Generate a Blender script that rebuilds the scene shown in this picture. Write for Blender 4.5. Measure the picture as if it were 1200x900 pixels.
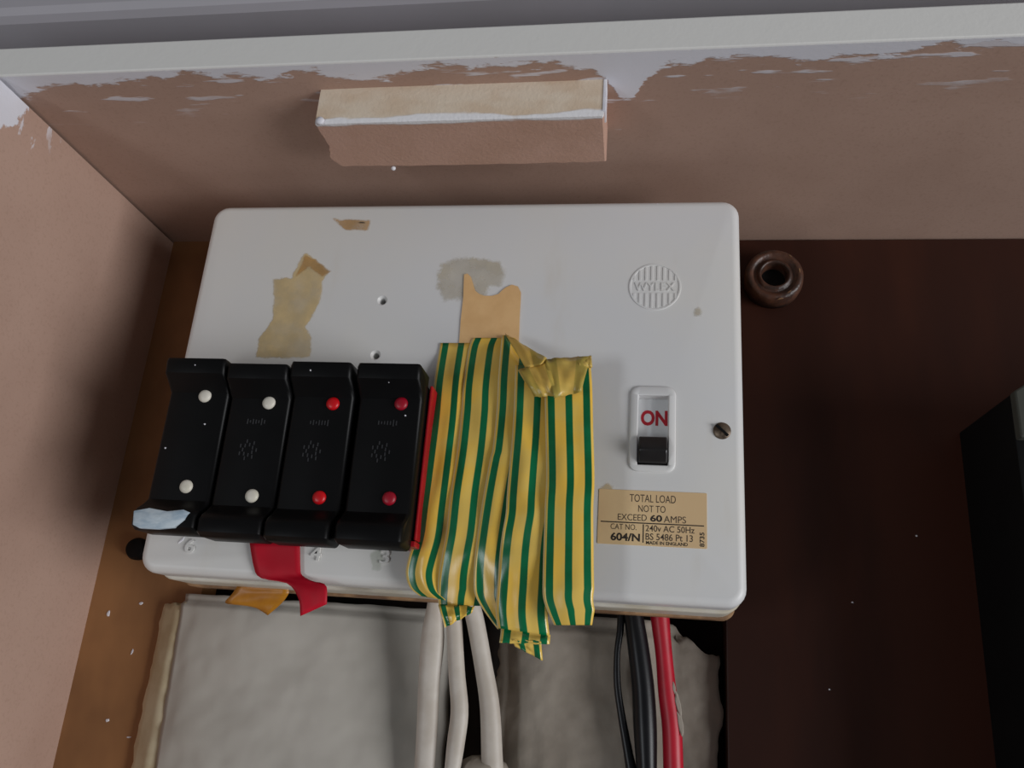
import bpy, bmesh, math, random
from mathutils import Vector, Matrix, noise
for o in list(bpy.data.objects): bpy.data.objects.remove(o)
S = bpy.context.scene
COL = S.collection
# ------------------------------------------------------------------ camera
CAM = Vector((0.17072812, -0.26944776, -0.02217481))
PITCH, YAW, ROLL, F = 0.33063173, 0.16295842, -0.0752684, 966.71852
MR = Matrix.Rotation(YAW, 3, 'Z') @ Matrix.Rotation(PITCH, 3, 'X') @ Matrix.Rotation(ROLL, 3, 'Y')
cd = bpy.data.cameras.new('camera'); cam = bpy.data.objects.new('camera', cd); COL.objects.link(cam)
cd.sensor_width = 36; cd.lens = F / 1200 * 36; cd.clip_start = 0.01; cd.clip_end = 50
rt, fw, up = MR.col[0], MR.col[1], MR.col[2]
m = Matrix((rt, up, -fw)).transposed().to_4x4(); m.translation = CAM
cam.matrix_world = m
S.camera = cam
# ------------------------------------------------------------------ world, lights, exposure
S.view_settings.view_transform = 'Standard'; S.view_settings.look = 'None'
S.view_settings.gamma = 1; S.view_settings.use_curve_mapping = False
S.view_settings.exposure = -0.07
w = bpy.data.worlds.new('room_air'); S.world = w; w.use_nodes = True
bg = w.node_tree.nodes['Background']; bg.inputs[0].default_value = (0.95, 0.96, 1.0, 1); bg.inputs[1].default_value = 0.115
def area(name, loc, target, sx, sy, power, col):
    l = bpy.data.lights.new(name, 'AREA'); l.shape = 'RECTANGLE'; l.size = sx; l.size_y = sy; l.energy = power; l.color = col
    o = bpy.data.objects.new(name, l); COL.objects.link(o); o.location = loc
    o.rotation_euler = (Vector(target) - Vector(loc)).to_track_quat('-Z', 'Y').to_euler()
    return o
area('window_daylight', (1.78, -0.84, -0.42), (0.1, 0, 0.08), 0.9, 0.9, 27, (0.97, 0.98, 1.0))
area('second_window_daylight', (-1.10, -1.75, -0.55), (0.1, 0, 0.05), 0.35, 0.7, 8, (0.90, 0.95, 1.0))

def ray(px, py): return MR @ Vector(((px - 600) / F, 1, (450 - py) / F))
def at(px, py, Y):
    d = ray(px, py); return CAM + d * ((Y - CAM.y) / d.y)
def atz(px, py, Z):
    d = ray(px, py); return CAM + d * ((Z - CAM.z) / d.z)
W, H = 0.205, 0.1449
ZT, XL, YF, YB = 0.15923, -0.05181, -0.06185, 0.055
# ------------------------------------------------------------------ materials
def lin(c):
    f = lambda v: v / 12.92 if v <= 0.04045 else ((v + 0.055) / 1.055) ** 2.4
    return (f(c[0] / 255), f(c[1] / 255), f(c[2] / 255), 1)
class NT:
    def __init__(s, name):
        s.m = bpy.data.materials.new(name); s.m.use_nodes = True; s.t = s.m.node_tree
        s.p = s.t.nodes['Principled BSDF']; s.out = s.t.nodes['Material Output']
    def n(s, typ, **k):
        x = s.t.nodes.new(typ)
        for a, b in k.items(): setattr(x, a, b)
        return x
    def l(s, a, b): s.t.links.new(a, b)
    def val(s, sock, v):
        if isinstance(v, (int, float, tuple, list)): sock.default_value = v
        else: s.l(v, sock)
    def math(s, op, a, b=0.0, c=None):
        x = s.n('ShaderNodeMath', operation=op); s.val(x.inputs[0], a); s.val(x.inputs[1], b)
        if c is not None: s.val(x.inputs[2], c)
        return x.outputs[0]
    def mix(s, f, a, b):
        x = s.n('ShaderNodeMix', data_type='RGBA'); s.val(x.inputs[0], f); s.val(x.inputs[6], a); s.val(x.inputs[7], b); return x.outputs[2]
    def sstep(s, v, a, b):
        x = s.n('ShaderNodeMapRange', interpolation_type='SMOOTHSTEP'); s.val(x.inputs[0], v); x.inputs[1].default_value = a; x.inputs[2].default_value = b; return x.outputs[0]
    def pos(s): return s.n('ShaderNodeNewGeometry').outputs['Position']
    def sep(s, v):
        x = s.n('ShaderNodeSeparateXYZ'); s.l(v, x.inputs[0]); return x.outputs
    def noise(s, scale, detail=3, vec=None, sc=None, rough=0.55):
        v = vec if vec is not None else s.pos()
        if sc:
            mp = s.n('ShaderNodeMapping'); mp.inputs['Scale'].default_value = sc; s.l(v, mp.inputs[0]); v = mp.outputs[0]
        x = s.n('ShaderNodeTexNoise'); x.inputs['Scale'].default_value = scale; x.inputs['Detail'].default_value = detail
        x.inputs['Roughness'].default_value = rough; s.l(v, x.inputs['Vector']); return x.outputs[0]
    def bump(s, h, strength=0.3, dist=0.0005):
        x = s.n('ShaderNodeBump'); x.inputs['Strength'].default_value = strength; x.inputs['Distance'].default_value = dist
        s.l(h, x.inputs['Height']); s.l(x.outputs[0], s.p.inputs['Normal'])
    def base(s, c): s.val(s.p.inputs['Base Color'], c)
    def rough(s, r): s.val(s.p.inputs['Roughness'], r)

def plain(name, c1, c2=None, scale=120, rough=0.5, bump=0.0, spec=0.5, detail=4, dist=0.0004, sc=None):
    k = NT(name); c2 = c2 or c1
    f = k.noise(scale, detail, sc=sc)
    k.base(k.mix(k.sstep(f, 0.35, 0.65), lin(c1), lin(c2))); k.rough(rough); k.p.inputs['Specular IOR Level'].default_value = spec
    if bump: k.bump(k.noise(scale * 2.5, 4, sc=sc), bump, dist)
    return k.m

def mdf_mat(name, front_axis_top=True):
    """raw fibreboard with white emulsion brushed over the front edge and smeared just behind it"""
    k = NT(name); P = k.pos(); x, y, z = k.sep(P)
    f1 = k.noise(14, 4); f2 = k.noise(900, 2)
    raw = k.mix(k.sstep(f1, 0.3, 0.7), lin((168, 137, 121)), lin((180, 149, 133)))
    raw = k.mix(k.math('MULTIPLY', k.sstep(f2, 0.5, 0.75), 0.18), raw, lin((130, 98, 80)))
    d = k.math('SUBTRACT', y, YF)                                   # metres behind the front edge
    big = k.noise(26, 3, sc=(1, 0.35, 1)); sm = k.noise(160, 4, sc=(0.5, 1.6, 1.0), rough=0.65)
    lim = k.math('ADD', k.math('MULTIPLY', k.math('SUBTRACT', big, 0.5), 0.030), k.math('MULTIPLY', k.math('SUBTRACT', sm, 0.5), 0.016))
    if front_axis_top:
        g = k.math('DIVIDE', k.math('SUBTRACT', x, 0.164), 0.007)       # heavier smear beside the block
        bumpx = k.math('MULTIPLY', k.math('POWER', 2.718, k.math('MULTIPLY', k.math('MULTIPLY', g, g), -1.0)), 0.016)
        lim = k.math('ADD', k.math('ADD', lim, bumpx), 0.0065)
    else:
        zz = k.sstep(z, 0.126, 0.150)
        lim = k.math('ADD', lim, k.math('SUBTRACT', k.math('MULTIPLY', zz, 0.032), 0.021))
    e = k.math('SUBTRACT', lim, d)
    paint = k.sstep(e, 0.0, 0.0016)
    streak = k.math('MULTIPLY', k.sstep(k.noise(95, 3, sc=(0.45, 2.6, 1)), 0.58, 0.64), k.sstep(k.math('ADD', e, 0.020), 0.0, 0.012))
    paint = k.math('MAXIMUM', paint, k.math('MULTIPLY', streak, 0.75))
    face = k.sstep(d, 0.0010, 0.0002)
    paint = k.math('MAXIMUM', paint, face)
    white = k.mix(face, lin((218, 217, 224)), lin((222, 220, 216)))
    k.base(k.mix(paint, raw, white)); k.rough(k.math('SUBTRACT', 0.8, k.math('MULTIPLY', paint, 0.3)))
    h = k.math('ADD', k.math('MULTIPLY', f2, 0.25), k.math('MULTIPLY', paint, k.math('ADD', 0.8, k.math('MULTIPLY', k.noise(300, 2, sc=(1, .3, 1)), 0.35))))
    k.bump(h, 0.32, 0.0005)
    return k.m

def lid_mat(name):
    k = NT(name); P = k.pos()
    f = k.noise(16, 4); f2 = k.noise(60, 5, sc=(1, 1, 0.25))
    c = k.mix(k.sstep(f, 0.3, 0.7), lin((214, 214, 215)), lin((218, 216, 212)))
    c = k.mix(k.math('MULTIPLY', k.sstep(f2, 0.58, 0.78), 0.35), c, lin((200, 190, 174)))
    x, y, z = k.sep(P)
    warm_left = k.sstep(x, 0.13, 0.03)  # warmer, slightly darker tone towards the left end
    c = k.mix(k.math('MULTIPLY', warm_left, 0.25), c, lin((206, 201, 188)))
    k.base(c); k.rough(k.math('ADD', 0.34, k.math('MULTIPLY', f2, 0.16)))
    k.bump(k.noise(260, 4), 0.06, 0.0004)
    return k.m

def tape_mat(name, back=False):
    """yellow PVC tape with three printed green stripes, laid out along the strip's own UV"""
    k = NT(name); uv = k.n('ShaderNodeUVMap').outputs[0]; u, v, _ = k.sep(uv)
    def band(a, b): return k.math('MULTIPLY', k.sstep(u, a - .008, a + .008), k.sstep(u, b + .008, b - .008))
    g = k.math('ADD', k.math('ADD', band(.060, .207), band(.431, .578)), band(.802, .948))
    f = k.noise(70, 3)
    if not back:
        yel = k.mix(k.sstep(f, 0.35, 0.65), lin((240, 194, 78)), lin((232, 196, 98)))
        gr = k.mix(k.sstep(f, 0.35, 0.65), lin((0, 92, 52)), lin((0, 110, 66)))
        yel = k.mix(k.math('MULTIPLY', k.sstep(u, .035, .015), 0.7), yel, lin((240, 226, 178)))
        k.base(k.mix(g, yel, gr)); k.rough(0.25); k.p.inputs['Specular IOR Level'].default_value = 0.55
    else:
        yel = k.mix(k.sstep(f, 0.35, 0.65), lin((222, 182, 88)), lin((206, 176, 90)))
        k.base(k.mix(k.math('MULTIPLY', g, 0.45), yel, lin((120, 122, 44)))); k.rough(0.33)
    k.bump(k.noise(180, 3, sc=(1, 1, .4)), 0.12, 0.0006)
    return k.m

def film_mat(name, c, amount):
    """thin translucent residue: ragged edge from the mesh's own edge attribute"""
    k = NT(name); a = k.n('ShaderNodeAttribute', attribute_name='edge').outputs['Fac']
    f = k.noise(260, 5, rough=0.65)
    al = k.sstep(k.math('ADD', a, k.math('MULTIPLY', k.math('SUBTRACT', f, 0.5), 1.3)), 0.25, 0.80)
    al = k.math('MULTIPLY', al, k.math('ADD', 0.62, k.math('MULTIPLY', k.sstep(k.noise(75, 4), 0.35, 0.65), 0.38)))
    k.base(k.mix(k.sstep(k.noise(110, 4), .35, .65), lin(c), lin(tuple(min(255, int(v * 1.1)) for v in c)))); k.rough(0.45)
    k.l(k.math('MULTIPLY', al, amount), k.p.inputs['Alpha'])
    return k.m

M = {}
M['mdf_top'] = mdf_mat('fibreboard_top'); M['mdf_left'] = mdf_mat('fibreboard_left', False)
M['lid'] = lid_mat('cream_plastic')
M['base'] = plain('cream_plastic_base', (206, 202, 192), (192, 182, 162), 40, 0.45)
M['rim'] = plain('tan_wood_rim', (160, 124, 88), (110, 80, 54), 90, 0.7, 0.3)
M['black'] = plain('black_bakelite', (8, 8, 9), (11, 11, 12), 60, 0.42, 0.05, spec=0.18)
M['mark'] = plain('black_bakelite_raised', (40, 40, 43), (46, 46, 48), 200, 0.45)
M['toggle'] = plain('dark_toggle', (26, 24, 24), (32, 29, 29), 200, 0.3)
M['dot_white'] = plain('cream_button', (222, 216, 204), (212, 206, 190), 200, 0.4)
M['dot_red'] = plain('red_button', (205, 12, 22), (190, 8, 20), 200, 0.35)
M['dot_crimson'] = plain('crimson_button', (158, 6, 34), (148, 6, 32), 200, 0.4)
M['red_shield'] = plain('red_plastic', (174, 18, 30), (160, 14, 26), 80, 0.35)
M['red_tape'] = plain('red_pvc', (190, 10, 38), (176, 8, 34), 60, 0.55, 0.1, spec=0.3)
M['amber_tape'] = plain('amber_pvc', (176, 116, 22), (160, 102, 26), 120, 0.4, 0.15)
M['masking'] = plain('aged_masking_tape', (226, 184, 130), (216, 172, 118), 90, 0.7, 0.25)
M['masking_dark'] = plain('aged_masking_tape_shadowed_layer', (170, 162, 150), (178, 168, 152), 90, 0.7, 0.2)
M['tape'] = tape_mat('green_yellow_tape'); M['tape_back'] = tape_mat('tape_sticky_side', True)
M['label'] = plain('yellowed_label', (222, 192, 146), (214, 182, 138), 45, 0.55)
M['ink'] = plain('black_ink', (34, 28, 24), (46, 38, 30), 400, 0.7)
M['ink_thin'] = plain('worn_ink', (66, 54, 42), (84, 70, 54), 500, 0.7)
M['ink_red'] = plain('red_ink', (190, 26, 44), (176, 22, 40), 400, 0.6)
M['switch_white'] = plain('switch_white', (226, 227, 228), (220, 221, 222), 100, 0.4)
M['steel'] = plain('dull_screw', (120, 104, 88), (78, 64, 52), 500, 0.45); M['steel'].node_tree.nodes['Principled BSDF'].inputs['Metallic'].default_value = 0.6
M['wood_left'] = plain('orange_brown_board', (158, 112, 70), (128, 89, 55), 22, 0.6, 0.1, sc=(1, 1, .6))
M['wood_dark'] = plain('mahogany_varnish', (60, 31, 21), (48, 25, 18), 26, 0.45, 0.12, spec=0.2, sc=(1, 1, .25))
M['cavity'] = plain('cavity_shade', (42, 31, 26), (28, 22, 20), 60, 0.9, 0.4)  # near-black tone that paints the darkness of voids and gaps
M['plaster'] = plain('painted_plaster', (180, 175, 166), (170, 165, 156), 24, 0.55, 0.10, dist=0.0004)
M['plaster_brown'] = plain('brownish_plaster', (156, 146, 134), (138, 128, 116), 45, 0.75, 0.5, dist=0.0008)  # darker and browner than the painted plaster
M['cream'] = plain('cream_filler', (206, 194, 164), (192, 176, 142), 70, 0.7, 0.3)
M['cable_white'] = plain('painted_cable', (198, 190, 180), (184, 174, 162), 70, 0.5, 0.25)
M['cable_black'] = plain('black_sheath', (13, 14, 17), (18, 18, 21), 80, 0.34, spec=0.3)
M['cable_red'] = plain('red_sheath', (186, 16, 42), (170, 12, 36), 80, 0.42)
M['paint'] = plain('white_emulsion', (226, 224, 228), (214, 212, 220), 200, 0.5, 0.3)
M['smear'] = plain('pale_blue_smear', (150, 170, 186), (196, 208, 216), 260, 0.55, 0.6, sc=(.4, 1, 1))
M['trim'] = plain('grey_paint', (166, 163, 168), (172, 168, 174), 12, 0.5)
M['rust'] = plain('brown_bush', (92, 58, 42), (58, 40, 33), 180, 0.4, 0.8)
M['meter_body'] = plain('meter_black', (8, 8, 9), (11, 11, 12), 60, 0.6, spec=0.2)
M['meter_face'] = plain('meter_grey', (62, 64, 58), (70, 70, 64), 60, 0.6, spec=0.2)
M['residue'] = film_mat('adhesive_residue', (200, 176, 128), 0.8)
M['residue_brown'] = film_mat('brown_residue', (184, 142, 84), 0.75)
M['residue_faint'] = film_mat('faint_residue', (184, 172, 148), 0.55)
M['green_smudge'] = film_mat('green_smudge', (170, 180, 160), 0.35)

def blockmat():
    k = NT('fibreboard_block'); x, y, z = k.sep(k.pos())
    raw = k.mix(k.sstep(k.noise(40, 4), .3, .7), lin((190, 152, 134)), lin((180, 142, 122)))
    front = k.sstep(y, YBLK + 0.0012, YBLK + 0.0004)  # front face gets a lighter colour, daylight painted in
    raw = k.mix(front, raw, k.mix(k.sstep(k.noise(60, 3, sc=(.6, 1, 1)), .4, .6), lin((204, 182, 158)), lin((214, 198, 178))))
    n1 = k.noise(130, 3, sc=(.35, 1, 1))
    e = k.math('ADD', k.math('ABSOLUTE', k.math('SUBTRACT', y, YBLK)), k.math('ABSOLUTE', k.math('SUBTRACT', z, ZBLK)))
    arris = k.sstep(k.math('SUBTRACT', k.math('MULTIPLY', n1, 0.0055), e), 0.0006, 0.0016)
    k.base(k.mix(arris, raw, lin((226, 224, 226)))); k.rough(0.75)
    k.bump(k.math('ADD', k.noise(800, 2), arris), 0.4, 0.0004)
    return k.m

# ------------------------------------------------------------------ mesh helpers
WO = {}
def build(name, verts, faces, mat, parent=None, smooth=False, uv=None, edge=None, solid=0, bevel=0):
    verts = [Vector(v) for v in verts]
    mn = Vector([min(v[i] for v in verts) for i in range(3)]); mx = Vector([max(v[i] for v in verts) for i in range(3)])
    org = Vector(((mn.x + mx.x) / 2, (mn.y + mx.y) / 2, mn.z))
    me = bpy.data.meshes.new(name); me.from_pydata([v - org for v in verts], [], faces); me.update()
    bm = bmesh.new(); bm.from_mesh(me); bmesh.ops.recalc_face_normals(bm, faces=bm.faces); bm.to_mesh(me); bm.free()
    if uv:
        lay = me.uv_layers.new(name='UVMap')
        for lp in me.loops: lay.data[lp.index].uv = uv[lp.vertex_index]
    if edge:
        at_ = me.attributes.new('edge', 'FLOAT', 'POINT')
        for i, v in enumerate(edge): at_.data[i].value = v
    if smooth:
        for p in me.polygons: p.use_smooth = True
    me.materials.append(mat)
    o = bpy.data.objects.new(name, me); COL.objects.link(o)
    o.location = org - (WO[parent.name] if parent else Vector((0, 0, 0)))
    WO[o.name] = org
    if parent: o.parent = parent
    if bevel:
        b = o.modifiers.new('bevel', 'BEVEL'); b.width = bevel; b.segments = 2; b.limit_method = 'ANGLE'
    if solid:
        s = o.modifiers.new('solid', 'SOLIDIFY'); s.thickness = solid; s.offset = 0
    if smooth == 'auto':
        me.set_sharp_from_angle(angle=math.radians(40))
    return o
def thing(name, loc):
    o = bpy.data.objects.new(name, None); COL.objects.link(o); o.location = loc; WO[o.name] = Vector(loc); o.empty_display_size = 0.01
    return o
def tag(o, label=None, cat=None, group=None, kind=None):
    if label: o['label'] = label
    if cat: o['category'] = cat
    if group: o['group'] = group
    if kind: o['kind'] = kind
    return o
def box(x0, x1, y0, y1, z0, z1):
    v = [(x, y, z) for x in (x0, x1) for y in (y0, y1) for z in (z0, z1)]
    return v, [(0, 1, 3, 2), (4, 6, 7, 5), (0, 4, 5, 1), (2, 3, 7, 6), (0, 2, 6, 4), (1, 5, 7, 3)]
def rrect(x0, x1, z0, z1, r, n=6):
    pts = []
    for cx, cz, a0 in ((x1 - r, z1 - r, 0), (x0 + r, z1 - r, 90), (x0 + r, z0 + r, 180), (x1 - r, z0 + r, 270)):
        for i in range(n + 1):
            a = math.radians(a0 + 90 * i / n); pts.append((cx + r * math.cos(a), cz + r * math.sin(a)))
    return pts
def rslab(x0, x1, z0, z1, r, y0, y1, bev, nb=5, bevback=0):
    """rounded-corner slab whose front face is at y0 (towards the viewer) with a rolled front edge"""
    rings = []
    for i in range(nb + 1):
        a = math.pi / 2 * i / nb; ins = bev * (1 - math.sin(a)); y = y0 + bev * (1 - math.cos(a))
        rings.append([(x, y, z) for x, z in rrect(x0 + ins, x1 - ins, z0 + ins, z1 - ins, max(r - ins, 1e-4))])
    rings.append([(x, y1, z) for x, z in rrect(x0 + bevback, x1 - bevback, z0 + bevback, z1 - bevback, max(r - bevback, 1e-4))])
    return loft(rings)
def loft(rings, cap=True, closed=True):
    n = len(rings[0]); v = [p for r in rings for p in r]; f = []
    for i in range(len(rings) - 1):
        for j in range(n if closed else n - 1):
            a, b = i * n + j, i * n + (j + 1) % n; f.append((a, b, b + n, a + n))
    if cap: f.append(tuple(range(n))); f.append(tuple((len(rings) - 1) * n + j for j in reversed(range(n))))
    return v, f
def lathe(c, prof, n=40, ax='y'):
    """prof: (radius, y) pairs round an axis along y through c"""
    rings = [[(c[0] + r * math.cos(2 * math.pi * j / n), c[1] + y, c[2] + r * math.sin(2 * math.pi * j / n)) for j in range(n)] for r, y in prof]
    return loft(rings)
def merge(*vf):
    V, Fc = [], []
    for v, f in vf:
        o = len(V); V += list(v); Fc += [tuple(i + o for i in q) for q in f]
    return V, Fc
def tube(pts, rads, n=14, flat=None):
    """swept tube; rads = (rx, ry) per point"""
    rings = []
    for i, p in enumerate(pts):
        a = pts[max(i - 1, 0)]; b = pts[min(i + 1, len(pts) - 1)]; t = (b - a).normalized()
        sx = Vector((0, 1, 0)).cross(t).normalized(); sy = t.cross(sx).normalized()
        rx, ry = rads[i]
        rings.append([p + sx * rx * math.cos(2 * math.pi * j / n) + sy * ry * math.sin(2 * math.pi * j / n) for j in range(n)])
    return loft(rings)
def interp(pts, t):
    """piecewise (Catmull-Rom) through list of tuples keyed by first value"""
    if t <= pts[0][0]: return pts[0][1:]
    if t >= pts[-1][0]: return pts[-1][1:]
    for i in range(len(pts) - 1):
        if pts[i][0] <= t <= pts[i + 1][0]:
            s = (t - pts[i][0]) / (pts[i + 1][0] - pts[i][0]); s = s if len(pts) < 3 else s
            return tuple(a + (b - a) * s for a, b in zip(pts[i][1:], pts[i + 1][1:]))
def catmull(pts, n):
    """resample an ordered list of equal-length tuples to n points with a Catmull-Rom spline"""
    P = [tuple(2 * a - b for a, b in zip(pts[0], pts[1]))] + list(pts) + [tuple(2 * a - b for a, b in zip(pts[-1], pts[-2]))]
    out = []
    for i in range(n):
        t = i / (n - 1) * (len(pts) - 1); k = min(int(t), len(pts) - 2); s = t - k
        p0, p1, p2, p3 = P[k], P[k + 1], P[k + 2], P[k + 3]
        out.append(tuple(0.5 * (2 * b + (c - a) * s + (2 * a - 5 * b + 4 * c - d) * s * s + (3 * b - a - 3 * c + d) * s ** 3) for a, b, c, d in zip(p0, p1, p2, p3)))
    return out
def poly_film(name, px, Y, mat, parent, cell=0.0007, soft=0.0010):
    """thin film outlined by pixel points projected on the plane y = Y; the edge attribute is the distance to the outline"""
    P = [(p.x, p.z) for p in (at(x, y, Y) for x, y in px)]; n = len(P)
    def sd(x, z):
        ins = False; best = 1e9
        for i in range(n):
            (ax, az), (bx, bz) = P[i], P[(i + 1) % n]
            if (az > z) != (bz > z) and x < (bx - ax) * (z - az) / (bz - az) + ax: ins = not ins
            dx, dz = bx - ax, bz - az; t = max(0, min(1, ((x - ax) * dx + (z - az) * dz) / (dx * dx + dz * dz + 1e-18)))
            best = min(best, math.hypot(x - ax - t * dx, z - az - t * dz))
        return best if ins else -best
    x0, x1 = min(p[0] for p in P) - soft, max(p[0] for p in P) + soft; z0, z1 = min(p[1] for p in P) - soft, max(p[1] for p in P) + soft
    nx, nz_ = int((x1 - x0) / cell) + 2, int((z1 - z0) / cell) + 2
    D = [[sd(x0 + i * cell, z0 + k * cell) for i in range(nx)] for k in range(nz_)]
    idx, V, E_, F_ = {}, [], [], []
    def vid(i, k):
        if (i, k) not in idx:
            idx[i, k] = len(V); V.append((x0 + i * cell, Y, z0 + k * cell)); E_.append(max(0.0, min(1.0, 0.5 + D[k][i] / (2 * soft))))
        return idx[i, k]
    for k in range(nz_ - 1):
        for i in range(nx - 1):
            if max(D[k][i], D[k][i + 1], D[k + 1][i], D[k + 1][i + 1]) > -soft:
                F_.append((vid(i, k), vid(i + 1, k), vid(i + 1, k + 1), vid(i, k + 1)))
    return build(name, V, F_, mat, parent, smooth=True, edge=E_)
def fleck(px, py, Y, rx, rz, parent, mat=None, rot=0):
    c = at(px, py, Y); n = 9; rnd = random.Random(px * 7 + py)
    pts = []
    for j in range(n):
        a = 2 * math.pi * j / n; k = 0.75 + 0.5 * rnd.random(); x, z = rx * k * math.cos(a), rz * k * math.sin(a)
        pts.append((c.x + x * math.cos(rot) - z * math.sin(rot), c.z + x * math.sin(rot) + z * math.cos(rot)))
    v, f = loft([[(x, Y, z) for x, z in pts], [(c.x + (x - c.x) * .7, Y - .0003, c.z + (z - c.z) * .7) for x, z in pts]])
    return build('paint_fleck', v, f, mat or M['paint'], parent)
def text(name, s, x0, x1, z0, z1, y, depth, mat, parent, bold=0, rot=False):
    cu = bpy.data.curves.new('t', 'FONT'); cu.body = s; cu.size = 1; cu.extrude = 0.05; cu.offset = bold; cu.resolution_u = 4
    o = bpy.data.objects.new('t', cu); COL.objects.link(o)
    dg = bpy.context.evaluated_depsgraph_get(); dg.update()
    me = bpy.data.meshes.new_from_object(o.evaluated_get(dg))
    vs = [v.co.copy() for v in me.vertices]; fs = [tuple(p.vertices) for p in me.polygons]
    bpy.data.objects.remove(o); bpy.data.curves.remove(cu); bpy.data.meshes.remove(me)
    if rot: vs = [Vector((-v.y, v.x, v.z)) for v in vs]
    a0, a1 = min(v.x for v in vs), max(v.x for v in vs); b0, b1 = min(v.y for v in vs), max(v.y for v in vs)
    V = [(x0 + (v.x - a0) / (a1 - a0) * (x1 - x0), y - (depth if v.z > 0 else 0), z0 + (v.y - b0) / (b1 - b0) * (z1 - z0)) for v in vs]
    return build(name, V, fs, mat, parent)
def textpx(name, s, px0, px1, py0, py1, y, depth, mat, parent, bold=0, rot=False):
    a, b = at((px0 + px1) / 2, py0, y), at((px0 + px1) / 2, py1, y); l, r = at(px0, (py0 + py1) / 2, y), at(px1, (py0 + py1) / 2, y)
    return text(name, s, l.x, r.x, b.z, a.z, y, depth, mat, parent, bold, rot)
def heightfield(name, x0, x1, z0, z1, nx, nz, fn, yback, mat, parent=None, edgefn=None):
    rows = []
    for k in range(nz + 1):
        row = []
        for i in range(nx + 1):
            x = x0 + (x1 - x0) * i / nx; z = z0 + (z1 - z0) * k / nz
            if edgefn: x, z = edgefn(x, z, i / nx, k / nz)
            row.append((x, fn(x, z), z))
        rows.append([(row[0][0], yback, row[0][2])] + row + [(row[-1][0], yback, row[-1][2])])
    top = [(p[0], yback, p[2]) for p in rows[-1]]; bot = [(p[0], yback, p[2]) for p in rows[0]]
    v, f = loft([bot] + rows + [top], cap=False, closed=False)
    return build(name, v, f, mat, parent, smooth=True)

# ================================================================== the setting
st = lambda o: tag(o, kind='structure')
v, f = box(XL - 0.012, 0.56, YF, YB + 0.034, ZT, ZT + 0.012)
top = st(build('ceiling', v, f, M['mdf_top'], bevel=0.0006)); tag(top, 'fibreboard top panel of the cupboard with white-painted front edge', None)
v, f = box(XL - 0.012, XL, YF, YB + 0.03, -0.35, ZT - 0.0009)
left = st(build('wall_left', v, f, M['mdf_left']))
v, f = merge(box(XL, 0.2037, YB, YB + 0.012, 0.004, ZT), box(XL, -0.004, YB, YB + 0.012, -0.35, 0.004))
back = st(build('wall_back', v, f, M['wood_left']))
v, f = box(XL, 0.56, YB + 0.022, YB + 0.034, -0.35, ZT)
st(build('wall_cavity', v, f, M['cavity']))  # dark sheet behind the plaster; the voids' shade is in its colour
v, f = box(0.2040, 0.56, YB, YB + 0.016, -0.35, ZT - 0.0006)
board = st(build('wall_right', v, f, M['wood_dark'], bevel=0.0005))
for px, py, rx, rz, r in ((127, 719, .0007, .0013, 0), (165, 707, .0009, .0006, .3), (155, 764, .0004, .0013, -.2), (126, 844, .0009, .0006, 0.2), (151, 864, .0011, .0004, .2)):
    fleck(px, py, YB, rx, rz, back, rot=r)
for px, py in ((1074, 628), (999, 706), (972, 808)): fleck(px, py, YB, .0004, .0003, board)
# grey painted shelf edge above the cupboard
ZS = 0.188
ea, eb = atz(0, 19, ZS), atz(380, 0, ZS); yS = (ea.y + eb.y) / 2
prof = [(YB + 0.03, ZS), (yS + 0.004, ZS), (yS + 0.0012, ZS + 0.0012), (yS, ZS + 0.004), (yS, ZS + 0.03), (YB + 0.03, ZS + 0.03)]
v, f = loft([[(x, y, z) for y, z in prof] for x in (-0.25, 0.6)])
st(build('trim_1', v, f, M['trim']))
v, f = box(-0.25, 0.6, YB + 0.03, YB + 0.04, ZT, ZS + 0.03); st(build('wall_upper', v, f, M['trim']))

# painted plaster below the unit
def nz(x, z, s, a): return (noise.fractal(Vector((x * s, 3.1, z * s)), 1.0, 2.0, 3)) * a
def slabA(x, z):
    y = 0.0462 + nz(x, z, 40, 0.0008) + nz(x, z, 130, 0.0003)
    if z > -0.0062: y += 0.0028
    xc = 0.058 + max(0, min(1, (-0.006 - z) / 0.055)) * 0.018
    s = max(0, min(1, (x - xc) / 0.036)); y += 0.0085 * s * s * (3 - 2 * s)
    s = max(0, min(1, (0.000 - x) / 0.005)); y += 0.0005 * s
    return y
v0 = heightfield('wall_plaster', -0.0072, 0.0985, -0.16, -0.0032, 70, 110, slabA, YB + 0.02, M['plaster'],
    edgefn=lambda x, z, u, k: (x + (1 - u) * max(0, -z - .006) * .035 + (nz(x, z, 60, .0009) if u < .01 or u > .99 else 0), z + (nz(x, z, 50, .001) if k > .995 else 0)))
st(v0)
def cream_y(x, z): return 0.0515 - min(1, (x + 0.0170) / 0.008) * 0.0040 + nz(x, z, 120, .0005)
v0 = heightfield('filler_edge', -0.0170, -0.0042, -0.16, -0.0075, 8, 60, cream_y, YB + 0.004, M['cream'], v0,
    edgefn=lambda x, z, u, k: (x + (nz(x, z, 90, .0016) if u < .01 else 0), z + (nz(x, z, 400, .002) if k > .98 else 0)))
def ztopB(x):
    return (-0.0022 if x < 0.1855 else -0.0022 - 0.010 * min(1, ((x - 0.1855) / 0.012)) - nz(x, .3, 300, .002))
def slabB(x, z):
    y = 0.0435 + nz(x, z, 45, 0.0010) + nz(x, z, 170, 0.0006)
    if z > -0.0075: y += 0.0030
    s = max(0, min(1, (x - 0.174) / 0.012)); y += 0.0170 * s * s * (3 - 2 * s)
    s = max(0, min(1, (0.142 - x) / 0.020)); y += 0.0085 * s * s
    return y
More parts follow.
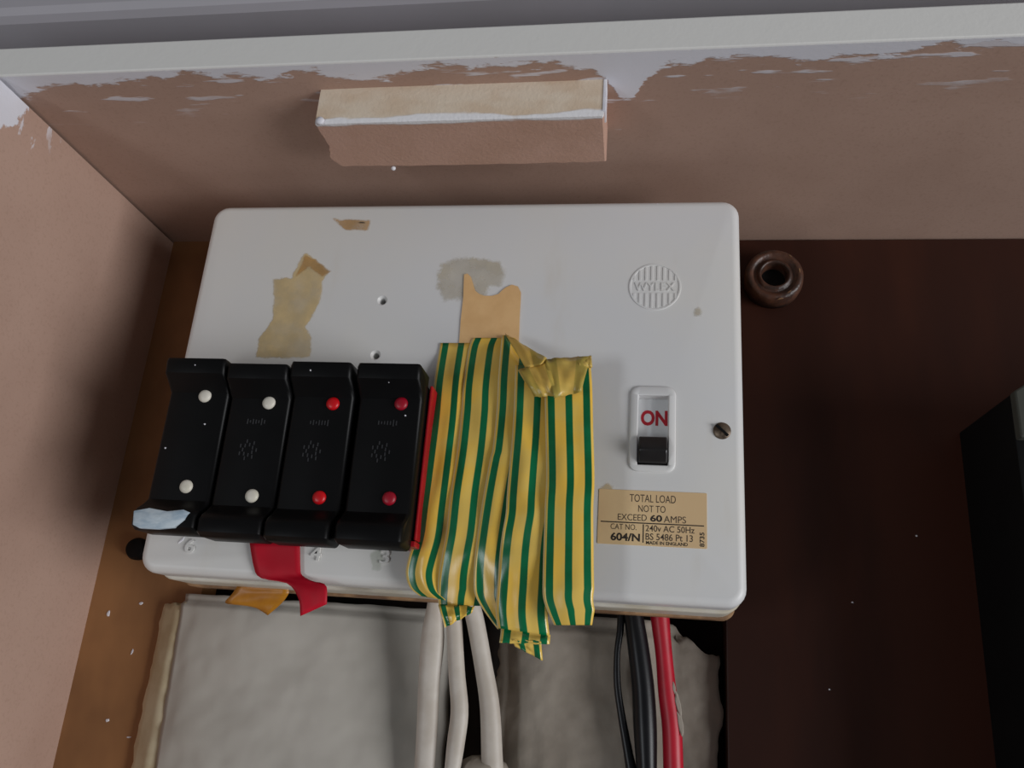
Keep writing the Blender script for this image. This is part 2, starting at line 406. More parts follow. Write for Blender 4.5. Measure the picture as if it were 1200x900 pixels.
def edgeB(x, z, u, k):
    zt = ztopB(x); z2 = -0.16 + (zt + 0.16) * k
    x2 = x
    if u < .01: x2 += nz(.1, z2, 160, .0022)
    x2 += -u ** 8 * (0.0012 + nz(.7, z2, 70, .0024))
    return x2, z2
v1 = heightfield('wall_rendered', 0.1205, 0.2030, -0.16, -0.0022, 60, 110, slabB, YB + 0.02, M['plaster_brown'], edgefn=edgeB); st(v1)
# lump of filler where the cables disappear
c = at(566, 903, 0.042); R = []
for i in range(7):
    a = -math.pi / 2 + math.pi * i / 6; r = math.cos(a)
    R.append([(c.x + .0085 * r * math.cos(t) * (1 + .15 * math.sin(3 * t)), c.y + .006 * r * math.sin(t), c.z + .0045 * math.sin(a) + .0006 * math.sin(5 * t)) for t in [2 * math.pi * j / 16 for j in range(16)]])
v, f = loft(R); build('filler_lump', v, f, M['plaster_brown'], v1, smooth=True)

# ================================================================== consumer unit
unit = thing('consumer_unit', (W / 2, 0.028, -0.0015))
tag(unit, 'cream plastic fuse box with a lettered label and a black-toggled switch', 'fuse box')
# lid with openings cut for the fuse carriers, the switch window and two small screw holes
v, f = rslab(0, W, 0, H, 0.0062, 0.0, 0.0100, 0.0030)
lid = build('lid', v, f, M['lid'], unit, smooth='auto')
AX0, AX1, AZ0, AZ1 = 0.0085, 0.1035, 0.0135, 0.0665
SX0, SX1, SZ0, SZ1 = 0.1703, 0.1803, 0.0442, 0.0684
cutv = merge(box(AX0, AX1, -0.01, 0.02, AZ0, AZ1), box(SX0 - .0007, SX1 + .0007, -0.01, 0.0062, SZ0 - .0007, SZ1 + .0007),
             *[lathe((p.x, 0, p.z), [(0.0032, -0.0016), (0.0012, 0.0010), (0.0011, 0.005)], 20) for p in (at(448, 352, 0), at(440, 416, 0))])
cut = build('cutter', *cutv, M['lid'])
bm_ = lid.modifiers.new('cut', 'BOOLEAN'); bm_.object = cut; bm_.solver = 'EXACT'
bpy.context.view_layer.update()
dg = bpy.context.evaluated_depsgraph_get()
nm = bpy.data.meshes.new_from_object(lid.evaluated_get(dg)); lid.modifiers.clear(); lid.data = nm; nm.name = 'lid'
bpy.data.objects.remove(cut)
for p in nm.polygons: p.use_smooth = True
nm.set_sharp_from_angle(angle=math.radians(35))
v, f = rslab(0.0010, W - 0.0002, -0.0011, H - 0.001, 0.0066, 0.0116, 0.0265, 0.0008, 3)
build('base', v, f, M['base'], unit, smooth='auto')
v, f = rslab(0.0030, W - 0.002, 0.0030, H - 0.004, 0.0050, 0.0098, 0.0120, 0.0001, 1); build('gap_shade_core', v, f, M['cavity'], unit)  # dark core: shade of the lid-to-base gap put into its colour
v, f = rslab(0.0030, W - 0.001, -0.0019, H - 0.004, 0.0040, 0.0266, 0.0320, 0.0003, 2)
build('back_rim', v, f, M['rim'], unit, smooth='auto')
v, f = box(0.02, W - 0.02, 0.0320, YB, 0.012, H - 0.015); build('spacer', v, f, M['cavity'], unit)
c = at(160, 643, YB - .003)
v, f = lathe((c.x, YB, c.z), [(0.0044, 0.0), (0.0046, -0.0030), (0.0038, -0.0048), (0.0012, -0.0054)], 20)
tag(build('bolt_head', v, f, M['meter_body'], back, smooth='auto'), 'dark round bolt head beside the fuse box')
# red shield beside the end fuse carrier
a, b = at(505, 456, -0.006), at(491, 634, -0.009)
v, f = merge(box(0.1003, 0.1013, -0.0118, 0.006, 0.0140, 0.0662), box(0.0962, 0.1013, -0.0125, 0.004, 0.0118, 0.0137))
tag(build('fuse_shield', v, f, M['red_shield'], unit, bevel=0.0004), 'red plastic shield beside the end carrier')
# raised logo roundel
lc = Vector((0.17515, 0, 0.1093)); LR = 0.0089
n = 48; rr = []
for r, y in ((LR + .0003, .0), (LR + .00015, -.00025), (LR - .00035, -.00025), (LR - .0005, .0)):
    rr.append([(lc.x + r * math.cos(2 * math.pi * j / n), y, lc.z + r * math.sin(2 * math.pi * j / n)) for j in range(n)])
v, f = loft(rr, cap=False)
logo = build('logo_roundel', v, f, M['lid'], lid, smooth='auto')
bars = []
for i in range(8):
    x = lc.x - 0.0073 + i * 0.00208; hh = math.sqrt(max(LR ** 2 - (x - lc.x) ** 2, 0)) - .0006
    for sgn in (1, -1):
        z0, z1 = lc.z + sgn * 0.0025, lc.z + sgn * hh
        if hh > 0.0035: bars.append(box(x - .00042, x + .00042, -.00022, .0001, min(z0, z1), max(z0, z1)))
build('logo_bars', *merge(*bars), M['lid'], lid, bevel=0.00012)
text('logo_lettering', 'WYLEX', lc.x - .0071, lc.x + .0071, lc.z - .0016, lc.z + .0016, 0.0, 0.00025, M['lid'], lid, 0.01)
for s, x0, x1, y0, y1 in (('6', 218, 229, 632, 648), ('4', 365, 377, 640, 657), ('3', 446, 457, 644, 661)):
    textpx('numeral', s, x0, x1, y0, y1, 0.0, 0.0007, M['lid'], lid, .01)
# slotted lid screw
c = at(846, 505, 0)
v, f = lathe((c.x, 0, c.z), [(0.0029, 0.0005), (0.0029, -0.0002), (0.0024, -0.0007), (0.0008, -0.0009)], 24)
sc = build('lid_screw', v, f, M['steel'], lid, smooth='auto')
dx = Vector((math.cos(-.75), 0, math.sin(-.75))); dz = Vector((-dx.z, 0, dx.x)); q = []
for y in (-0.0011, -0.0006):
    q += [c + dx * s * .0026 + dz * t * .0004 + Vector((0, y - c.y, 0)) for s, t in ((-1, -1), (1, -1), (1, 1), (-1, 1))]
build('slot', q, [(0, 1, 2, 3), (7, 6, 5, 4), (0, 4, 5, 1), (1, 5, 6, 2), (2, 6, 7, 3), (3, 7, 4, 0)], M['meter_body'], lid)
# residues and old tape marks
poly_film('adhesive_residue', [(320, 327), (342, 326), (347, 313), (358, 296), (369, 304), (387, 318), (378, 329), (376, 349), (367, 369), (358, 383), (365, 396), (363, 419), (300, 419), (304, 396), (320, 374), (321, 351)], -0.00012, M['residue'], lid)
poly_film('adhesive_residue', [(346, 325), (358, 300), (372, 306), (388, 318), (378, 324), (362, 312)], -0.00018, M['residue_brown'], lid).scale = (1, 1, 1)
poly_film('adhesive_residue', [(388, 255), (401, 258), (434, 258), (431, 270), (405, 270)], -0.00015, M['residue_brown'], lid)
poly_film('adhesive_residue', [(517, 310), (535, 303), (560, 302), (585, 308), (592, 320), (588, 334), (574, 336), (566, 348), (548, 350), (520, 352), (512, 335)], -0.00012, M['residue_faint'], lid, soft=.0022)
poly_film('adhesive_residue', [(434, 650), (444, 642), (450, 655), (446, 668), (436, 668)], -0.00012, M['green_smudge'], lid)
poly_film('adhesive_residue', [(702, 573), (712, 566), (718, 571), (716, 580), (702, 580)], -0.00012, M['residue'], lid)
poly_film('adhesive_residue', [(813, 362), (818, 359), (823, 363), (821, 370), (815, 370)], -0.00012, M['residue_faint'], lid)
for px, py, rx, rz, r in ((213, 633, .0016, .0004, .8), (770, 241, .0004, .0011, -.2)): fleck(px, py, 0.0 if py > 300 else .0006, rx, rz, lid, rot=r)
fleck(424, 261, -.0001, .0013, .0003, lid, M['ink_thin']).name = 'dark_nick'
# rocker switch
ring_o = rrect(0.1674, 0.1829, 0.0418, 0.0718, 0.0032); ring_i = rrect(SX0, SX1, SZ0, SZ1, 0.0003)
def off(pts, d, cx=.17515, cz=.0568): return [(x + (d if x < cx else -d), z + (d if z < cz else -d)) for x, z in pts]
v, f = loft([[(x, 0.0002, z) for x, z in ring_o], [(x, -0.0005, z) for x, z in off(ring_o, .00015)], [(x, -0.0008, z) for x, z in off(ring_o, .0005)],
    [(x, -0.0008, z) for x, z in off(ring_i, -.0003)], [(x, -0.0005, z) for x, z in ring_i], [(x, 0.0055, z) for x, z in ring_i]], cap=False)
build('switch_surround', v, f, M['lid'], unit, smooth='auto')
v, f = box(SX0 - .0003, SX1 + .0003, 0.0040, 0.0060, SZ0 - .0003, SZ1 + .0003); plate = build('switch_plate', v, f, M['switch_white'], unit)
a0, a1 = at(751, 490, 0.004), at(783.5, 490, 0.004); b0, b1 = at(765, 481, 0.004), at(765, 499, 0.004)
text('on_lettering', 'ON', a0.x, min(a1.x, SX1 - .0001), b1.z, b0.z, 0.0040, 0.0001, M['ink_red'], plate, 0.035)
tz0, tz1 = 0.0446, 0.0535
prof = [(0.004, tz0), (-0.0010, tz0), (-0.0020, tz0 + .0006), (-0.0042, tz0 + .0030), (-0.0046, tz0 + .0040), (-0.0042, tz0 + .0050), (-0.0030, tz0 + .0075), (-0.0022, tz1), (0.004, tz1)]
v, f = loft([[(x, y, z) for y, z in prof] for x in (SX0 + .0004, SX1 - .0003)])
build('toggle', v, f, M['toggle'], unit, bevel=0.0005, smooth='auto')
# rating label and its print
lab = build('rating_label', *rslab(0.1581, 0.1928, 0.0177, 0.0356, 0.0004, -0.00018, 0.0, 0.00005, 1), M['label'], unit)
LY = -0.00018
T = [('TOTAL LOAD', 738, 792, 580, 589, 0), ('NOT TO', 748, 780, 592.5, 600.5, 0), ('EXCEED', 724, 758, 602.5, 610, 0), ('60', 762, 776, 603.5, 611.5, .03), ('AMPS', 778, 804, 605, 613, 0),
     ('CAT NO.', 715.6, 746, 614, 620.6, 0), ('604/N', 715.6, 750, 624.5, 634, .03), ('240v AC 50Hz', 756.5, 814, 616.5, 624, .008), ('BS 5486 Pt 13', 756.5, 812, 626, 634, .008), ('MADE IN ENGLAND', 757, 806, 635, 639, .02)]
for s, x0, x1, y0, y1, b in T:
    # rows keep one height along the label: read each row's height at its own place
    textpx('print', s, x0, x1, y0, y1, LY, 0.00004, M['ink'] if b >= .02 else M['ink_thin'], lab, b)
textpx('print', '8735', 820, 825.6, 624, 641, LY, 0.00004, M['ink'], lab, .02, rot=True)
a, b = at(704, 610.8, LY), at(825, 616.5, LY); zz = (a.z + b.z) / 2
build('print_rule', *box(a.x, b.x, LY - .00004, LY, zz - .00018, zz + .00018), M['ink'], lab)
a, b = at(754, 614.5, LY), at(754, 636, LY)
build('print_rule', *box(a.x - .00018, a.x + .00018, LY - .00004, LY, b.z, a.z), M['ink'], lab)

# ================================================================== fuse carriers
def carrier(x0, x1, ztop, zbot, dotmat, dots, label, marks=True, smear=False):
    t = thing('fuse_carrier', ((x0 + x1) / 2, 0.004, zbot)); tag(t, label, 'fuse', 'fuse carriers in the fuse box')
    LIP, MID = -0.0245, -0.0180
    prof = [(-0.0125, ztop), (-0.0222, ztop), (LIP + .0004, ztop - .0006), (LIP, ztop - .0018), (LIP + .0006, ztop - .0058), (-0.0205, ztop - .0085), (MID, ztop - .0110), (MID, zbot + .0110),
            (-0.0205, zbot + .0088), (LIP + .0012, zbot + .0070), (LIP, zbot + .0052), (LIP + .0003, zbot + .0014), (-0.0225, zbot), (-0.0125, zbot),
            (-0.0125, zbot + .0045), (0.004, zbot + .0050), (0.004, ztop - .0050), (-0.0125, ztop - .0045)]
    xs = [(x0, .0012), (x0 + .0005, .0004), (x0 + .0012, 0), (x1 - .0012, 0), (x1 - .0005, .0004), (x1, .0012)]
    rings = []
    for x, ins in xs:
        rg = []
        for y, z in prof:
            yy = y + ins * .8 if y < -.013 else y
            zz = min(z, ztop - ins) if z > (ztop + zbot) / 2 else max(z, zbot + ins)
            rg.append((x, yy, zz))
        rings.append(rg)
    body = build('body', *loft(rings), M['black'], t, smooth='auto')
    for px, py in dots:
        c = at(px, py, MID - .0003)
        build('button', *lathe((c.x, MID, c.z), [(.00225, .0004), (.00225, -.0004), (.0019, -.0009), (.0011, -.00115), (.0003, -.0012)], 22), dotmat, t, smooth='auto')
    if marks:
        cx = (x0 + x1) / 2 - .0002
        d1, d2 = dots; rnd = random.Random(int(x0 * 1e5))
        zz = at(d1[0], d1[1], MID).z - .0068; pcs = []
        for i in range(7):
            xx = cx - .0030 + i * .0010; h = .0008 + .0016 * rnd.random()
            pcs.append(box(xx, xx + .0004, MID - .00022, MID, zz - h / 2, zz + h / 2))
        build('raised_mark', *merge(*pcs), M['mark'], t)
        pcs = []
        for i in range(14):
            a = 2 * math.pi * i / 14; r = .0030 - .0012 * (i % 2); xx, z2 = cx - .0010 + r * math.cos(a), zz - .0098 + r * math.sin(a)
            pcs.append(box(xx - .0002, xx + .0002, MID - .00022, MID, z2 - .0006, z2 + .0006))
        build('raised_mark', *merge(*pcs), M['mark'], t)
    if smear:
        pts = [(157, 602), (175, 600), (196, 603), (215, 602), (221, 604), (216, 610), (205, 616), (186, 617), (165, 616), (157, 613)]
        A = [at(px, py, LIP - .0001) for px, py in pts]
        z0, z1 = zbot + .0002, zbot + .0068
        lo, hi = min(p.z for p in A), max(p.z for p in A)
        A = [Vector((max(p.x, x0 + .0002), p.y, z0 + (p.z - lo) / (hi - lo) * (z1 - z0))) for p in A]
        v, f = loft([[(p.x, LIP + .0008, p.z) for p in A], [(p.x, LIP - .0005, p.z) for p in A], [(p.x * .9 + sum(q.x for q in A) / len(A) * .1, LIP - .0008, p.z * .85 + (z0 + z1) / 2 * .15) for p in A]])
        tag(build('paint_smear', v, f, M['smear'], t, smooth='auto'), 'pale blue paint smear on the lower lip')
    return t
carrier(.0098, .0316, .0706, .0112, M['dot_white'], [(240, 464), (218, 570)], 'black fuse carrier with white dots and pale paint smeared along its lower lip', False, True)
carrier(.0326, .0542, .0690, .0102, M['dot_white'], [(315, 472), (295, 581)], 'black fuse carrier with white dots and a clean lower lip')
carrier(.0550, .0763, .0701, .0100, M['dot_red'], [(390, 473), (374, 583)], 'black fuse carrier with bright red dots beside a white-dotted one')
c4 = carrier(.0783, .0999, .0700, .0102, M['dot_crimson'], [(470, 473), (456, 584)], 'black fuse carrier with dark crimson dots beside the striped tape')

C_ = [bpy.data.objects['fuse_carrier' + e] for e in ('', '.001', '.002', '.003')]
for i, px, py, Y in ((0, 229, 428, -.0241), (0, 240, 497, -.018), (0, 194, 525, -.018), (2, 364, 434, -.0241), (3, 456, 448, -.0225), (3, 475, 487, -.018)):
    fleck(px, py, Y, .0003, .0003, C_[i]).name = 'dust_speck'

# ================================================================== green and yellow tape
def ribbon(name, L, wid, depth, mat, label, nrow=60, ncol=16, lay=0.0, wave=0.0005, seed=0, bow=0.0009, parent=None, group=None):
    """L: left-edge pixels (x, y) top to bottom; wid: (y, width px) pairs; depth: (y, Y metres) pairs"""
    key = []
    for x, y in L: key.append((x, y))
    pts = catmull(key, nrow); V, UV = [], []
    for i, (x, y) in enumerate(pts):
        wv = interp(wid, y); wp = wv[0]; us = wp / wv[1] if len(wv) > 1 else 1.0; Y = interp(depth, y)[0] + lay
        for j in range(ncol + 1):
            u = j / ncol
            Yj = Y - bow * math.sin(math.pi * u) + wave * noise.noise(Vector((u * 3.1 + seed * 7.3, y * 0.022, seed * 1.7))) * 2.2
            if y < 690: Yj = min(Yj, -0.0002 - 0.0003 * seed)                # never behind the lid face
            slope = interp(SLOPES[name + str(seed)], y)[0] if name + str(seed) in SLOPES else 0.0
            V.append(at(x + wp * u, y + slope * u, Yj)); UV.append((u * us, i / (nrow - 1)))
    n = ncol + 1
    F_ = [(i * n + j, i * n + j + 1, (i + 1) * n + j + 1, (i + 1) * n + j) for i in range(nrow - 1) for j in range(ncol)]
    o = build(name, V, F_, mat, parent, smooth=True, uv=UV, solid=0.00016)
    if label: tag(o, label, 'tape', group)
    return o
G = 'green and yellow striped tape strips'
SLOPES = {'tape_strip1': [(600, 0), (698, 9)], 'tape_strip2': [(690, 0), (713, 0)], 'tape_strip3': [(680, 0), (738, 6)], 'tape_strip4': [(700, 0), (740, 10)],
          'tape_strip0': [(402, 0)]}
DEP = [(390, -.0012), (405, -.0030), (440, -.0068), (500, -.0100), (600, -.0112), (650, -.0105), (700, -.0076), (740, -.0050)]
ribbon('tape_strip', [(516, 402), (509, 445), (504.5, 490), (497.5, 545), (490.5, 596), (486, 628), (478.5, 654), (475.5, 672), (480, 688), (491, 698)], [(402, 49), (500, 52), (650, 55), (698, 52)], DEP, M['tape'],
       'striped green and yellow tape strip nearest the fuse carriers, curling under at its foot', lay=0.0036, seed=1, group=G)
ribbon('tape_strip', [(554, 396), (549, 410), (543, 450), (540.5, 485), (535.5, 530), (528, 578), (523, 622), (518, 650), (514, 675), (513, 697), (514, 710)], [(396, 50), (480, 54), (600, 57), (690, 58), (713, 50)], DEP, M['tape'],
       'striped tape strip with a short curled-up foot hanging over the white cables', lay=0.0025, seed=2, group=G)
ribbon('tape_strip', [(588, 393), (584, 440), (582, 480), (577.5, 524), (574.5, 537), (570, 560), (564.5, 592), (560, 623), (556, 655), (555, 685), (557, 698), (564, 711), (573, 724), (583, 737)], [(391, 6, 53), (397, 10, 53), (408, 17, 53), (422, 26, 53), (434, 53, 53), (600, 57, 57), (690, 56, 56), (737, 30, 30)], DEP, M['tape'],
       'striped tape strip mostly overlapped, its foot twisting to a point', lay=0.0006, seed=3, group=G)
ribbon('tape_strip', [(604, 428), (602, 480), (600, 513), (597, 545), (594, 580), (592.5, 602), (588.5, 625), (585.5, 650), (583, 685), (581, 715), (583, 736)], [(428, 54), (500, 55), (600, 58), (690, 60), (736, 61)], DEP, M['tape'],
       'longest striped tape strip with a crumpled torn foot', lay=-0.0014, seed=4, group=G)
long_ = bpy.data.objects['tape_strip.003']
dtape = ribbon('tape_strip', [(636, 422), (638, 455), (639, 500), (640, 560), (638.5, 592), (637, 640), (636, 675), (636.3, 699), (641, 715), (649, 732.5)], [(422, 56), (500, 56), (600, 57), (690, 60.5), (715, 56), (733, 44.5)],
       [(418, -.0030), (440, -.0070), (500, -.0085), (600, -.0090), (690, -.0082), (715, -.0070), (733, -.0055)], M['tape'],
       'straight striped tape strip beside the lettered label, its top folded over', lay=-0.0052, seed=5, wave=.00025, group=G)
# crumpled foot of the long strip (two folded-back flaps)
def patch(name, quad, Y4, parent, mat, nu=14, nv=8, amp=.0006, seed=0, u0=0, u1=1, bow=0.0):
    V, UV = [], []
    for i in range(nv + 1):
        t = i / nv
        for j in range(nu + 1):
            u = j / nu
            x = (quad[0][0] * (1 - u) + quad[1][0] * u) * (1 - t) + (quad[3][0] * (1 - u) + quad[2][0] * u) * t
            y = (quad[0][1] * (1 - u) + quad[1][1] * u) * (1 - t) + (quad[3][1] * (1 - u) + quad[2][1] * u) * t
            Y = (Y4[0] * (1 - u) + Y4[1] * u) * (1 - t) + (Y4[3] * (1 - u) + Y4[2] * u) * t
            Y += amp * noise.noise(Vector((u * 4 + seed, t * 2.5, seed))) * 2 - bow * math.sin(math.pi * t)
            V.append(at(x, y + 2.0 * noise.noise(Vector((u * 6, t * 2, seed + 4))), Y)); UV.append((u0 + (u1 - u0) * u, t))
    n = nu + 1
    F_ = [(i * n + j, i * n + j + 1, (i + 1) * n + j + 1, (i + 1) * n + j) for i in range(nv) for j in range(nu)]
    return build(name, V, F_, mat, parent, smooth=True, uv=UV, solid=0.00016)
patch('folded_foot', [(588, 733), (645, 744), (644, 755), (585, 753)], (-.0062, -.0066, -.0080, -.0085), long_, M['tape'], seed=2)
patch('folded_foot', [(600, 750), (634, 751), (636, 774), (604, 758)], (-.0082, -.0080, -.0050, -.0055), long_, M['tape'], seed=5, u0=.3)
patch('folded_foot', [(513.5, 709), (556, 710), (553, 718), (521, 736)], (-.0072, -.0066, -.0078, -.0086), bpy.data.objects['tape_strip.001'], M['tape'], seed=7, bow=.0006)
# sticky-side crumple at the head of the straight strip
patch('folded_head', [(607, 434), (641, 421), (655, 464), (626, 465)], (-.0145, -.0150, -.0180, -.0170), dtape, M['tape_back'], amp=.0009, seed=3, u0=.05, u1=.5, bow=.0012)
patch('folded_head', [(638, 421), (692, 417), (681, 460), (649, 466)], (-.0150, -.0125, -.0178, -.0180), dtape, M['tape_back'], amp=.0010, seed=6, u0=.45, u1=.95, bow=.0015)
patch('folded_head', [(676, 418.5), (693, 417), (694, 430), (681, 434)], (-.0128, -.0120, -.0140, -.0146), dtape, M['tape_back'], amp=.0004, seed=8, u0=.7, u1=.8, bow=.0015)
strip3 = bpy.data.objects['tape_strip.002']
patch('folded_head', [(592, 391), (641, 420), (634, 427), (616, 432)], (-.0050, -.0152, -.0165, -.0150), strip3, M['tape_back'], amp=.0006, seed=9, u0=.2, u1=.6, bow=.001)

# other tapes
def tagged_patch(name, pts, Ys, mat, label, cat, sub=3, thick=.0002):
    """closed outline given as two matching edges (left list, right list)"""
    Lp, Rp = pts; n = 9; A = catmull([(l[0], l[1], y) for l, y in zip(Lp, Ys)], n * 2); B = catmull([(r[0], r[1], y) for r, y in zip(Rp, Ys)], n * 2)
    V = []; K = 8
    for i, (a, b) in enumerate(zip(A, B)):
        for j in range(K + 1):
            u = j / K; V.append(at(a[0] + (b[0] - a[0]) * u, a[1] + (b[1] - a[1]) * u, a[2] + .0004 * noise.noise(Vector((u * 3, i * .3, 2)))))
    F_ = [(i * (K + 1) + j, i * (K + 1) + j + 1, (i + 1) * (K + 1) + j + 1, (i + 1) * (K + 1) + j) for i in range(n * 2 - 1) for j in range(K)]
    o = build(name, V, F_, mat, smooth=True, solid=thick); tag(o, label, cat); return o
tagged_patch('red_tape', ([(292, 632), (297, 662), (305, 677), (337, 684), (350, 702), (352, 722)], [(351.5, 632), (352, 664), (354, 674), (366, 681), (382, 686), (383, 708)]),
    (-.0015, -.0012, -.0010, -.0020, -.0030, -.0028), M['red_tape'], 'bright red tape hanging over the lower lid edge of the fuse box', 'tape')
tagged_patch('amber_tape', ([(279, 686), (272, 696), (265, 707), (296, 709)], [(338, 690), (338, 696), (330, 707), (314, 721)]),
    (.024, .0245, .026, .028), M['amber_tape'], 'torn amber tape scrap poking out below the fuse box', 'tape')
def outline_sheet(name, px, Y, t, mat):
    P = [at(x, y, Y) for x, y in px]
    v, f = loft([[(p.x, Y, p.z) for p in P], [(p.x, Y - t, p.z) for p in P]])
    return build(name, v, f, mat)
mk = outline_sheet('masking_tape', [(544, 322), (548, 321), (552, 325), (557, 341), (562, 345), (568, 347), (577, 347), (584, 345), (588, 341), (593, 337), (600, 334), (607, 336), (610.5, 343), (610, 355), (609, 372), (608, 402), (573, 404), (538, 403), (539, 392), (540, 376), (543, 349)], -0.0001, 0.0003, M['masking'])
tag(mk, 'torn tan masking tape stuck to the lid above the striped tape', 'tape')

# ================================================================== cables
def cable(name, Lp, Rp, Y, mat, label, flat=1.0, top=None, group=None):
    L_, R_ = catmull([tuple(p) for p in Lp], 22), catmull([tuple(p) for p in Rp], 22)
    pts, rad = [], []
    for i, (l, r) in enumerate(zip(L_, R_)):
        yy = Y(i / 21) if callable(Y) else Y
        a, b = at(l[0], l[1], yy), at(r[0], r[1], yy); rx = abs(b.x - a.x) / 2; pts.append((a + b) / 2); rad.append((rx, rx * flat))
    d = (pts[-1] - pts[-2]).normalized(); pts.append(pts[-1] + d * 0.03); rad.append(rad[-1])
    pts.append(pts[-1] + d * 0.04); rad.append(rad[-1])
    if top is not None: pts.insert(0, Vector(top)); rad.insert(0, rad[0])
    o = build(name, *tube(pts, rad), mat, smooth=True); o_ = tag(o, label, 'cable', group)
    me = o.data; me.set_sharp_from_angle(angle=math.radians(60))
    return o
GW = 'white cables below the fuse box'
cable('white_cable', [(503, 690), (500, 711), (493, 751), (489, 811), (488, 855), (485.5, 899)], [(518, 690), (518, 713), (521, 745), (516.7, 789), (513, 855), (510, 899)], lambda t: .0335 + .007 * t, M['cable_white'], 'wide flat white-painted cable, first from the cream filler edge', .6, group=GW)
cable('white_cable', [(522, 690), (523, 735), (525.5, 789), (528, 833), (523, 878), (521, 899)], [(540, 690), (542, 733), (545, 789), (549, 833), (545.5, 862), (540, 899)], lambda t: .0345 + .004 * t, M['cable_white'], 'thin kinked white-painted cable between two wider ones', .8, group=GW)
cable('white_cable', [(536, 690), (545.5, 727), (555.5, 789), (562, 833), (564, 892)], [(556, 690), (567, 722), (578, 775), (586, 826), (589.5, 892)], lambda t: .033 + .007 * t, M['cable_white'], 'round white-painted cable leaning outward into the filler lump', .8, group=GW)
cable('black_cable', [(728, 700), (731, 722), (735.5, 767), (740, 811), (742, 855), (745.5, 899)], [(750, 700), (754, 722), (761, 755), (767, 800), (770, 850), (770, 899)], lambda t: .0345 + .001 * t, M['cable_black'], 'thick glossy black cable beside the red one', 1.0)
red = cable('red_cable', [(761, 700), (762, 722), (768, 767), (771, 811), (775.5, 855), (777, 899)], [(784, 700), (784.5, 722), (788, 767), (793, 811), (799, 850), (801, 899)], lambda t: .0345 + .001 * t, M['cable_red'], 'thick red cable scuffed with plaster below the fuse box', 1.0)
for px, py, rx, rz, r in ((795, 826, .0010, .0045, .25), (798, 850, .0011, .0042, .2), (790, 806, .0006, .0022, .1)): fleck(px, py, .0328, rx * .8, rz, red, M['plaster_brown'], r)
cable('shadow_gap_strip', [(723, 700), (723, 735), (719.5, 765), (719, 800), (723, 833), (730, 878), (733, 899)], [(733, 700), (731.5, 735), (727, 765), (727.5, 800), (732, 833), (741, 878), (746, 899)], lambda t: .0345 + .0030 * t, M['cable_black'], 'thin ragged black strip painting the shadow gap beside the thick black cable', .7)  # black strip built like a cable, standing in for a shadow gap

# ================================================================== block under the top panel
YBLK = (atz(370, 103, ZT).y + atz(710, 95, ZT).y) / 2
ZBLK = (at(375, 145, YBLK).z + at(706, 134, YBLK).z) / 2
plan = [atz(x, y, ZBLK) for x, y in ((371, 147), (376, 155), (382, 164), (386, 172), (387, 184), (392, 190), (402, 195.5), (480, 195), (560, 193.5), (640, 192), (708, 190), (709, 165))]
plan = [(p.x, p.y) for p in plan]; plan.append((at(707.5, 134, YBLK).x, YBLK)); plan[0] = (plan[0][0], YBLK)
plan[-2] = (plan[-1][0], plan[-2][1]); plan[-3] = (plan[-1][0], plan[-3][1])
# subdivide and roughen the cut edges a little
P2 = []
for i in range(len(plan)):
    a, b = plan[i], plan[(i + 1) % len(plan)]
    for s in range(6):
        x, y = a[0] + (b[0] - a[0]) * s / 6, a[1] + (b[1] - a[1]) * s / 6
        if i not in (len(plan) - 1, len(plan) - 2, len(plan) - 3): x += .0005 * noise.noise(Vector((x * 500, y * 500, 1))); y += .0006 * noise.noise(Vector((x * 400, y * 400, 5)))
        P2.append((x, y))
cx, cy = sum(p[0] for p in P2) / len(P2), sum(p[1] for p in P2) / len(P2)
def shrink(d): return [(x + (d if x < cx else -d) * (1 if abs(x - cx) > .04 else 0), y + (d if y < cy else -d)) for x, y in P2]
v, f = loft([[(x, y, ZT) for x, y in P2], [(x, y, ZBLK + .0006) for x, y in P2], [(x, y, ZBLK) for x, y in shrink(.0005)]])
M['block'] = blockmat()
blk = build('wooden_block', v, f, M['block'], smooth='auto'); tag(blk, 'rough-sawn fibreboard block fixed under the top panel, paint along its edge', 'block')
xr = plan[-1][0]
v, f = box(xr - .0005, xr + .0006, YBLK - .0003, YBLK + .006, ZBLK + .0015, ZT)
build('paint_drip', v, f, M['paint'], blk, bevel=.0002)
c = at(371, 143, YBLK)
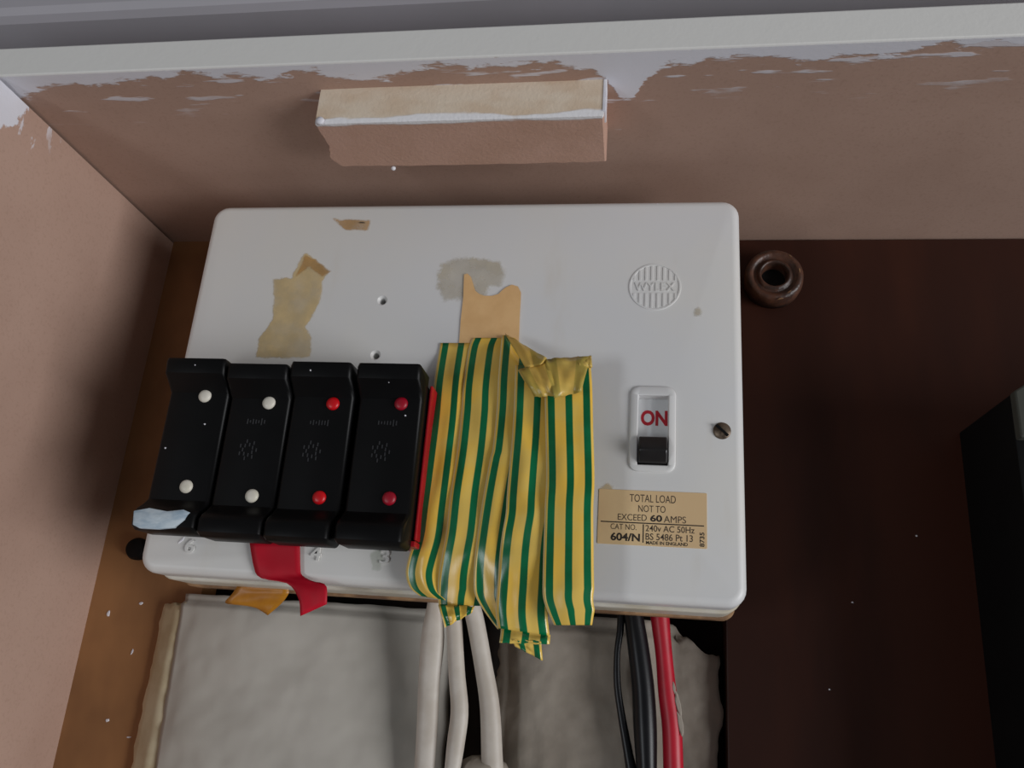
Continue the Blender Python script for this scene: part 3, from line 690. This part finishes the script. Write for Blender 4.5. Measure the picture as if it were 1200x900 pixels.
build('paint_drip', *lathe((c.x + .0012, YBLK, c.z + .0004), [(.0016, .0002), (.0013, -.0006), (.0004, -.0009)], 14), M['paint'], blk, smooth=True)
c = atz(461, 197, ZBLK); build('paint_drip', *lathe((c.x, c.y, c.z), [(.0007, .0006), (.0009, 0), (.0004, -.0007)], 10), M['paint'], blk, smooth=True)

# ================================================================== bush and meter on the dark board
c = (at(906, 325, 0.046)); c = Vector((c.x + .0008, YB, c.z + .0018)); k = .0120
bush = build('pipe_bush', *lathe(c, [(k * .98, 0), (k, -.004), (k * .96, -.0075), (k * .85, -.0088), (k * .74, -.0084), (k * .66, -.0070), (k * .58, -.0076), (k * .52, -.0090), (k * .46, -.0088), (k * .42, -.0070), (k * .40, -.001)], 44), M['rust'], smooth=True)
build('bore_shade', *lathe(c, [(k * .41, -.0010), (k * .41, -.0030), (k * .1, -.0028)], 24), M['meter_body'], bush, smooth='auto')  # black plug: the hole's shade is painted on
tag(bush, 'brown ring-shaped bush with a dark hole on the mahogany board', 'pipe fitting')
for px, py, rx, rz, r in ((926, 300, .0010, .0004, -.8), (937, 317, .0004, .0011, .1), (925, 342, .0012, .0004, .7), (915, 350, .0014, .0003, .2)):
    fleck(px, py, YB - .0086, rx, rz, bush, M['rim'], r)
YM = 0.006
a = at(1189, 457, YM); mx0 = a.x; mz1 = a.z
mt = thing('electricity_meter', (mx0 + .065, YB, mz1 - .18)); tag(mt, 'black meter box with a grey front cover mounted on the mahogany board', 'meter')
v, f = rslab(mx0, mx0 + .13, mz1 - .18, mz1, .001, YM + .004, YB, .0006, 2); build('body', v, f, M['meter_body'], mt, smooth='auto')
o8 = .009; q = [(mx0, mz1 - .016), (mx0, mz1 - .0002), (mx0 + .007, mz1 + .0045), (mx0 + .123, mz1 + .0045), (mx0 + .13, mz1 - .0002), (mx0 + .13, mz1 - .016)]
v, f = loft([[(x, YM + .0042, z) for x, z in q], [(x, YM, z) for x, z in q]]); build('cover', v, f, M['meter_face'], mt, bevel=.0006)
